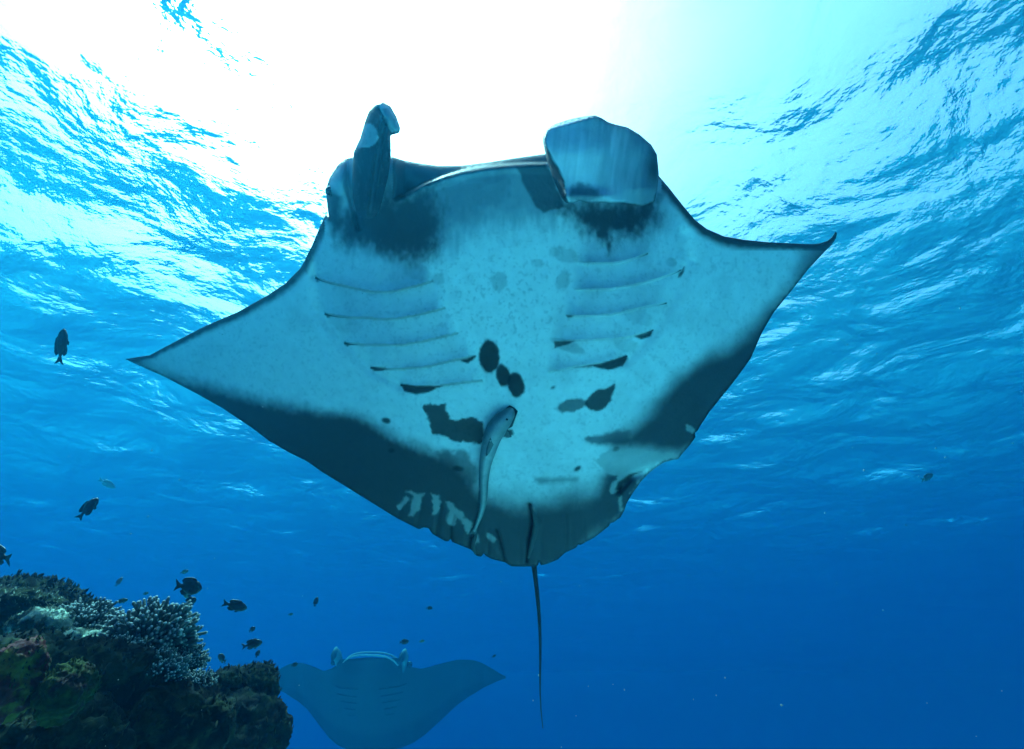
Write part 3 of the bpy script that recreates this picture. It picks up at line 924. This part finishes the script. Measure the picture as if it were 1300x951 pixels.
def ico(sub, radius=1.0):
    bm = bmesh.new(); bmesh.ops.create_icosphere(bm, subdivisions=sub, radius=radius)
    v = np.array([tuple(x.co) for x in bm.verts]); f = [tuple(x.index for x in q.verts) for q in bm.faces]; bm.free()
    return v, f


def lumpy(centre, radii, sub, amps, seed, rot=0.0):
    """Rock: an ellipsoid broken up by ridged and fine 3-D noise along its normals."""
    v, f = ico(sub)
    radii = np.asarray(radii, float)
    p = v * radii
    nrm = v / radii; nrm /= np.linalg.norm(nrm, axis=1)[:, None]
    h = np.zeros(len(v))
    off = Vector((seed * 3.1, seed * 1.7, seed * 0.9))
    for i in range(len(v)):
        q = Vector(p[i])
        t = 0.0
        for (freq, amp, ridged) in amps:
            n = mnoise.fractal(q * freq + off, 1.0, 2.0, 3)
            t += amp * ((0.5 - abs(n)) * 1.4 if ridged else n)
        h[i] = t
    p = p + nrm * h[:, None]
    c, s = math.cos(rot), math.sin(rot)
    p = p @ np.array([[c, s, 0], [-s, c, 0], [0, 0, 1]])
    return p + np.asarray(centre), f, h


NEAR = 0.6                                            # the reef edge lies about a metre and a half from the camera
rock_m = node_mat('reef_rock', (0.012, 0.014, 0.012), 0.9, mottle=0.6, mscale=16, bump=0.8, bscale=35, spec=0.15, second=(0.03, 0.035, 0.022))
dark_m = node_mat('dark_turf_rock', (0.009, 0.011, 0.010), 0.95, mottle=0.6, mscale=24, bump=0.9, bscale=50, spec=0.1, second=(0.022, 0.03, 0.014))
ledge_m = node_mat('pale_lit_rock', (0.03, 0.04, 0.028), 0.9, mottle=0.6, mscale=28, bump=0.8, bscale=60, spec=0.15, second=(0.40, 0.46, 0.36))  # pale second colour stands for light falling on the ledges
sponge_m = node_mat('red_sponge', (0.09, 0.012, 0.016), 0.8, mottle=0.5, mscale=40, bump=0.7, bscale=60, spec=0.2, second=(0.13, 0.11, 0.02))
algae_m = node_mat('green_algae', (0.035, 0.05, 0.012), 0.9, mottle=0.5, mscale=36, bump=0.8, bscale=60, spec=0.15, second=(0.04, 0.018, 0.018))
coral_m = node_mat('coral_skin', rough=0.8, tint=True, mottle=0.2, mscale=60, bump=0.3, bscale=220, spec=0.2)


def build_reef():
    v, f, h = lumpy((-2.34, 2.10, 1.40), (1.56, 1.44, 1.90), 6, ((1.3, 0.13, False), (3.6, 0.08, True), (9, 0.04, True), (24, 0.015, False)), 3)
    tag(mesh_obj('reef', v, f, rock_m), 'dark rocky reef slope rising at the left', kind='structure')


def tuft_points(v, h, n, seed, lo=0.0):
    r = np.random.default_rng(seed)
    k = np.flatnonzero(v[:, 2] > np.quantile(v[:, 2], lo))
    return v[r.choice(k, n)]


def turf(points, size, mat, parent, seed):
    """Short ragged algae blades rooted on a rock: real geometry too small to tell apart, joined as stuff."""
    g = Geo(); r = np.random.default_rng(seed)
    for p in points:
        d = np.array([r.normal(0, 0.5), r.normal(0, 0.5), 1.0]); d /= np.linalg.norm(d)
        s = size * r.uniform(0.5, 1.4)
        a = np.cross(d, [r.normal(), r.normal(), r.normal()]); a /= np.linalg.norm(a) + 1e-9
        b = np.cross(d, a)
        w = s * 0.22
        base = p - d * s * 0.3
        vv = [base + a * w, base - a * w * 0.5 + b * w * 0.8, base - a * w * 0.5 - b * w * 0.8, p + d * s * 0.5 + a * w * 1.1, p + d * s * 0.45 - a * w * 0.6 + b * w * 0.9, p + d * s * 0.5 - a * w * 0.5 - b * w * 0.9, p + d * s]
        ff = [(0, 1, 4, 3), (1, 2, 5, 4), (2, 0, 3, 5), (3, 4, 6), (4, 5, 6), (5, 3, 6)]
        g.add(vv, ff)
    o = g.build('turf_algae', mat, parent)
    o['kind'] = 'stuff'
    return o


def rock(name, u, v, d, rpx, label, mat, cat='rock', group=None, seed=1, sub=5, depth_k=1.0, amps=None, rot=0.0, turf_n=0, turf_mat=None, turf_s=0.02):
    d = d * NEAR; turf_s = turf_s * NEAR
    c = W(u, v, d)
    m = d / FOC
    rad = (rpx[0] * m, rpx[0] * m * depth_k, rpx[1] * m)
    k = max(rad)
    amps = amps or ((1.2 / k, 0.20 * k, False), (2.8 / k, 0.14 * k, True), (8 / k, 0.08 * k, True), (20 / k, 0.045 * k, True))
    vv, ff, h = lumpy(c, rad, sub, amps, seed, rot)
    if not turf_n:
        return tag(mesh_obj(name, vv, ff, mat), label, cat, group)
    root = tag(empty(name, c), label, cat, group)
    mesh_obj('rock_body', vv, ff, mat, root)
    turf(tuft_points(vv, h, turf_n, seed, 0.4), turf_s, turf_mat or mat, root, seed)
    return root


def coral(u, v, d, rpx, label, seed, n=70, squash=0.85, finger=0.0125, twigs=7):
    """Branching colony: a dark base and a dome of forked fingers with pale blunt tips, lightened as if sunlit."""
    r = np.random.default_rng(seed)
    d = d * NEAR
    c = W(u, v, d); Rm = rpx * d / FOC
    root = tag(empty('branching_coral', c - np.array([0, 0, Rm * 0.3])), label, 'coral', 'branching corals on the reef edge')
    vv, ff, h = lumpy(c + np.array([0, 0, -Rm * 0.25]), (Rm * 0.62, Rm * 0.62, Rm * 0.5), 3, ((2 / Rm, Rm * 0.12, False), (6 / Rm, Rm * 0.05, True)), seed)
    mesh_obj('coral_base', vv, ff, dark_m, root)
    n = int(n * 1.7)
    g = Geo()
    ga = math.pi * (3 - math.sqrt(5))
    for i in range(n):
        z = 1 - (i + 0.5) / n * 1.15
        q = math.sqrt(max(0, 1 - z * z)); th = ga * i + r.normal(0, 0.15)
        dv = np.array([q * math.cos(th), q * math.sin(th), z]) + r.normal(0, 0.08, 3)
        lobe = 0.82 + 0.36 * (mnoise.noise(Vector(dv * 1.7) + Vector((seed, 0, 0))) + 0.2)
        tipd = dv * Rm * lobe * np.array([1, 1, squash])
        root_p = tipd * 0.35 + np.array([0, 0, -Rm * 0.15])
        fork = root_p + (tipd - root_p) * 0.62 + r.normal(0, Rm * 0.02, 3)
        fr = finger * Rm / 0.2
        tv, tf = tube(np.array([c + root_p, c + (root_p + fork) / 2 + r.normal(0, Rm * 0.02, 3), c + fork]), [fr * 1.1, fr * 1.0, fr * 0.85], 6)
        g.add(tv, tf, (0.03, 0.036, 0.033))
        for k in range(twigs):
            e = tipd + r.normal(0, Rm * 0.095, 3)
            e = fork + (e - fork) * r.uniform(0.8, 1.2) + np.array([0, 0, Rm * 0.03])
            mid = fork + (e - fork) * 0.5 + r.normal(0, Rm * 0.012, 3)
            dr = (e - mid) / (np.linalg.norm(e - mid) + 1e-9)
            P = np.array([c + fork, c + mid, c + e - dr * fr * 0.2, c + e + dr * fr * 0.45])
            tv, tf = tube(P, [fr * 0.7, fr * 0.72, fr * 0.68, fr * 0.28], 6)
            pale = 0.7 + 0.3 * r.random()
            cc = np.repeat(np.array([[0.03, 0.04, 0.037], [0.06, 0.085, 0.08], np.array([0.16, 0.20, 0.195]) * pale, np.array([0.72, 0.78, 0.76]) * pale]), 6, axis=0)  # naturally pale tips lightened for sunlight, lower rings darkened for shade
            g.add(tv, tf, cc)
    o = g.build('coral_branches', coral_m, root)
    o['kind'] = 'stuff'
    return root


def build_reef_things():
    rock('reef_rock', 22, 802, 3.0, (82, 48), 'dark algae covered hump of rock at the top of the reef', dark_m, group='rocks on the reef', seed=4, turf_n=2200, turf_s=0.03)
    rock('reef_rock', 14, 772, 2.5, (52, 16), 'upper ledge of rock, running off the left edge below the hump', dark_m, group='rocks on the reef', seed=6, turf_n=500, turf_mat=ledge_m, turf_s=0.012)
    rock('reef_rock', 58, 797, 2.35, (36, 17), 'middle ledge of rock with the crest painted palest as if lit', ledge_m, group='rocks on the reef', seed=21, turf_n=500, turf_mat=ledge_m, turf_s=0.012)
    rock('reef_rock', 100, 822, 2.25, (34, 17), 'lower ledge of rock painted pale as if lit, left of the low spreading coral', ledge_m, group='rocks on the reef', seed=22, turf_n=500, turf_mat=ledge_m, turf_s=0.012)
    rock('reef_rock', 30, 852, 1.9, (70, 34), 'black shaded boulder under the pale ledge', dark_m, group='rocks on the reef', seed=8, turf_n=300, turf_s=0.02)
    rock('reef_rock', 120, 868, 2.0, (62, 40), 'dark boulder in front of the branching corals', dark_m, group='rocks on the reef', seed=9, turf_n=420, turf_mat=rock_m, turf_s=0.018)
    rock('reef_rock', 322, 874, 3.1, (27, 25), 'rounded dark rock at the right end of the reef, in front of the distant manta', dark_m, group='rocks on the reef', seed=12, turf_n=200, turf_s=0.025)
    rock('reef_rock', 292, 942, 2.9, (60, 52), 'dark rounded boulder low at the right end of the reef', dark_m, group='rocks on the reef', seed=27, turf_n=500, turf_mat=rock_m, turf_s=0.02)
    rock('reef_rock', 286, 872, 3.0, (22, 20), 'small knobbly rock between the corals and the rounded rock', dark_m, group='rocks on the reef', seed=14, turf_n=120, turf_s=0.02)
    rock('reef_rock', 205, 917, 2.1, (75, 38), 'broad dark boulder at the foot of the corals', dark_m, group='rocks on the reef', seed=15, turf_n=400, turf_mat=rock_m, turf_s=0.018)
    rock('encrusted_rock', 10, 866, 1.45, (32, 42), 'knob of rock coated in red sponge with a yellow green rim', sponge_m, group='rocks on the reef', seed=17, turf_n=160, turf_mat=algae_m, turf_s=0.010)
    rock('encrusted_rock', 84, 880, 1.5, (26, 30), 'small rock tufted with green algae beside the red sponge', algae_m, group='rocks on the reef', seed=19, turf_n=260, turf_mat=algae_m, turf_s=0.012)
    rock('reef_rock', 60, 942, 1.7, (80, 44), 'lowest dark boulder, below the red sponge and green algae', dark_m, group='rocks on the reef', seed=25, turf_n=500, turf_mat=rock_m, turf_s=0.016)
    coral(112, 800, 2.45, 36, 'leftmost branching coral, beside the dark hump of rock', 31, 60)
    coral(190, 812, 2.40, 48, 'largest branching coral, a tall dome with pale tips', 32, 90)
    coral(148, 834, 2.15, 32, 'low spreading coral in front of the tall dome', 33, 55, 0.6)
    coral(198, 856, 2.10, 32, 'bushy coral at the foot of the tall dome', 34, 60, 0.7)
    coral(236, 842, 2.45, 24, 'small round coral at the right of the tall dome', 35, 46)
    coral(246, 874, 2.2, 22, 'lowest coral, at the right corner of the reef edge', 36, 44)


build_reef()
build_reef_things()


# ------------------------------------------------------------------ reef fish
def make_fish(deep, mat, label):
    """A small oval damselfish along +x, z up, one unit long: body, fins and eyes."""
    root = tag(empty('reef_fish', (0, 0, 0)), label, 'fish')
    xs = np.linspace(-0.30, 0.5, 22)
    hz = deep * 0.5 * np.interp(xs, [-0.30, -0.24, -0.1, 0.05, 0.2, 0.35, 0.45, 0.5], [0.24, 0.27, 0.66, 0.95, 1.0, 0.78, 0.42, 0.06])
    hy = deep * 0.22 * np.interp(xs, [-0.30, -0.1, 0.1, 0.3, 0.45, 0.5], [0.18, 0.55, 0.95, 1.0, 0.6, 0.06])
    n = 14; V = []; F = []
    for i, x in enumerate(xs):
        for k in range(n):
            th = 2 * math.pi * k / n
            V.append((x, hy[i] * math.cos(th), hz[i] * math.sin(th)))
    for i in range(len(xs) - 1):
        for k in range(n):
            F.append((i * n + k, i * n + (k + 1) % n, (i + 1) * n + (k + 1) % n, (i + 1) * n + k))
    F.append(tuple(range(n))[::-1]); F.append(tuple((len(xs) - 1) * n + k for k in range(n)))
    mesh_obj('body', V, F, mat, root)

    def fin(name, pts, y=0.0, tilt=0.0, th=0.006):
        P = np.asarray(pts, float); m = len(P)
        V = [(x, y + tilt * abs(z) - th, z) for x, z in P] + [(x, y + tilt * abs(z) + th, z) for x, z in P]
        F = [tuple(range(m)), tuple(range(2 * m - 1, m - 1, -1))] + [(i, m + i, m + (i + 1) % m, (i + 1) % m) for i in range(m)]
        return mesh_obj(name, V, F, mat, root, smooth=False)
    d = deep * 0.5
    fin('dorsal_fin', [(0.28, d * 0.86), (0.2, d * 1.22), (0.05, d * 1.28), (-0.08, d * 1.22), (-0.2, d * 1.1), (-0.27, d * 0.75), (-0.2, d * 0.36), (0.0, d * 0.8)])
    fin('anal_fin', [(0.05, -d * 0.9), (-0.05, -d * 1.15), (-0.18, -d * 1.12), (-0.26, -d * 0.7), (-0.2, -d * 0.36), (-0.05, -d * 0.72)])
    fin('pelvic_fin', [(0.22, -d * 0.92), (0.14, -d * 1.3), (0.06, -d * 1.25), (0.1, -d * 0.9)])
    fin('tail_fin', [(-0.28, d * 0.24), (-0.36, d * 0.42), (-0.50, d * 0.86), (-0.46, d * 0.35), (-0.42, 0.0), (-0.46, -d * 0.35), (-0.50, -d * 0.82), (-0.36, -d * 0.42), (-0.28, -d * 0.24)])
    for sg in (-1, 1):
        fin('pectoral_fin', [(0.22, 0.02), (0.14, 0.05), (0.04, -0.02), (0.08, -0.09), (0.2, -0.05)], sg * (deep * 0.22 + 0.012), sg * 0.25)
        v, f = ico(1, 0.026)
        mesh_obj('eye', v + np.array([0.37, sg * deep * 0.185, deep * 0.12]), f, bpy.data.materials['eye_black'], root)
    return root


def copy_tree(o, parent=None):
    c = o.copy(); col.objects.link(c); c.parent = parent
    for ch in [k for k in o.children]:
        copy_tree(ch, c)
    return c


black_m = node_mat('black_fish', (0.012, 0.013, 0.016), 0.5, mottle=0.3, mscale=9)
olive_m = node_mat('olive_fish', (0.10, 0.12, 0.07), 0.5, mottle=0.3, mscale=9)
grey_m = node_mat('silver_grey_fish', (0.22, 0.25, 0.26), 0.4, mottle=0.2, mscale=9)
protos = {}
FISH = [  # u, v, length px, heading in the picture (degrees, 0 = right), turn away, depth m, body depth, material, label
    (78, 440, 46, 82, 0, 1.8, 0.30, 'b', 'black fish swimming straight up, left of the manta wing tip'),
    (111.5, 645.5, 26, 62, 30, 2.4, 0.42, 'b', 'dark fish nosing upward above the reef hump, below the manta wing'),
    (-2, 704, 46, 168, 15, 1.6, 0.42, 'b', 'dark fish cut off by the left edge above the reef'),
    (239, 745, 31, -14, 12, 2.3, 0.62, 'b', 'largest black fish, deep bodied, right above the branching corals'),
    (237.5, 755.5, 15, -160, 30, 2.9, 0.5, 'o', 'small dusky fish tucked just under the largest black fish'),
    (241, 764, 12, 20, 35, 2.6, 0.62, 'b', 'small black fish, lowest of the three close together over the corals'),
    (298, 769, 29, -22, 15, 2.4, 0.42, 'b', 'slender black fish heading down right, farthest right of the reef'),
    (320, 799, 7, 30, 30, 3.0, 0.6, 'b', 'tiny dark fish between two slender black fish'),
    (320, 818, 24, 8, 12, 2.5, 0.42, 'b', 'slender black fish heading right, just above the distant manta wing'),
    (234, 726, 9, 12, 20, 4.0, 0.42, 'o', 'tiny faint fish right above the largest black fish'),
    (151, 738.5, 10, 66, 30, 2.8, 0.42, 'g', 'tiny pale fish swimming upward over the gap between corals'),
    (154.5, 763, 13, 6, 20, 2.6, 0.36, 'o', 'small olive fish level in the gap between the two tallest corals'),
    (185, 753.5, 6, 10, 20, 3.0, 0.5, 'o', 'tiny fish right over the top of the tallest coral'),
    (282, 836, 15, 160, 25, 2.9, 0.52, 'b', 'dark fish at the left wing tip of the distant manta'),
    (327, 830, 7, 80, 40, 3.0, 0.5, 'b', 'tiny fish above the rounded rock, before the distant manta wing'),
    (374, 844, 7, 0, 30, 3.4, 0.6, 'b', 'tiny dark fish before the left shoulder of the distant manta'),
    (401, 764, 9, 85, 40, 3.2, 0.42, 'b', 'tiny upright fish in open water above the distant manta'),
    (369, 780, 6, 0, 20, 4.0, 0.45, 'o', 'tiny faint fish, left of the upright one'),
    (545, 772, 8, -10, 20, 4.0, 0.45, 'b', 'tiny fish in open water left of the manta tail'),
    (513, 815, 12, 2, 10, 4.0, 0.46, 'b', 'dark fish just above the mouth of the distant manta'),
    (535.5, 814, 7, 0, 20, 5.0, 0.42, 'o', 'tiny faint fish trailing right of the one above the distant manta mouth'),
    (627, 833, 6, 20, 20, 5.0, 0.42, 'b', 'tiny fish beyond the right wing tip of the distant manta'),
    (136, 614, 21, -38, 15, 6.0, 0.34, 'g', 'pale ghostly fish in blue water above the dark upward fish'),
    (1177, 606, 21, 18, 15, 7.0, 0.32, 'o', 'lone faint fish in open water on the right of the manta'),
]
for (u, v, lp, ang, yaw, d, deep, mk, label) in FISH:
    mat = {'b': black_m, 'o': olive_m, 'g': grey_m}[mk]
    key = (mk, deep)
    if key not in protos:
        protos[key] = make_fish(deep, mat, label); o = protos[key]
    else:
        o = copy_tree(protos[key])
    o['label'] = label; o['group'] = 'small reef fish'
    a, y = R(ang), R(yaw)
    x = (math.cos(a) * RIGHT + math.sin(a) * UP) * math.cos(y) + FWD * math.sin(y)
    flip = 1 if abs(((ang + 180) % 360) - 180) <= 90 else -1
    z = (-math.sin(a) * RIGHT + math.cos(a) * UP) * flip
    z = z - x * np.dot(z, x); z /= np.linalg.norm(z)
    yv = np.cross(z, x)
    M = Matrix(((x[0], yv[0], z[0]), (x[1], yv[1], z[1]), (x[2], yv[2], z[2])))
    s = lp * d / FOC / max(0.5, math.cos(y))
    o.rotation_mode = 'QUATERNION'
    o.location = W(u, v, d); o.rotation_quaternion = M.to_quaternion(); o.scale = (s, s, s)


# ------------------------------------------------------------------ specks drifting in the water
def build_snow():
    g = Geo(); r = np.random.default_rng(5)
    v, f = ico(1)
    for k in range(150):
        d = r.uniform(0.6, 4.5)
        c = W(r.uniform(-100, 1400), r.uniform(350, 1000), d)
        s = r.uniform(0.5, 1.1) * 0.0016 * d
        g.add(v * s * r.uniform(0.6, 1.4, 3) + c, f)
    o = g.build('drifting_specks', node_mat('plankton', (0.35, 0.38, 0.36), 0.8, mottle=0.2))
    tag(o, 'pale specks of plankton drifting in the water', kind='stuff')


build_snow()
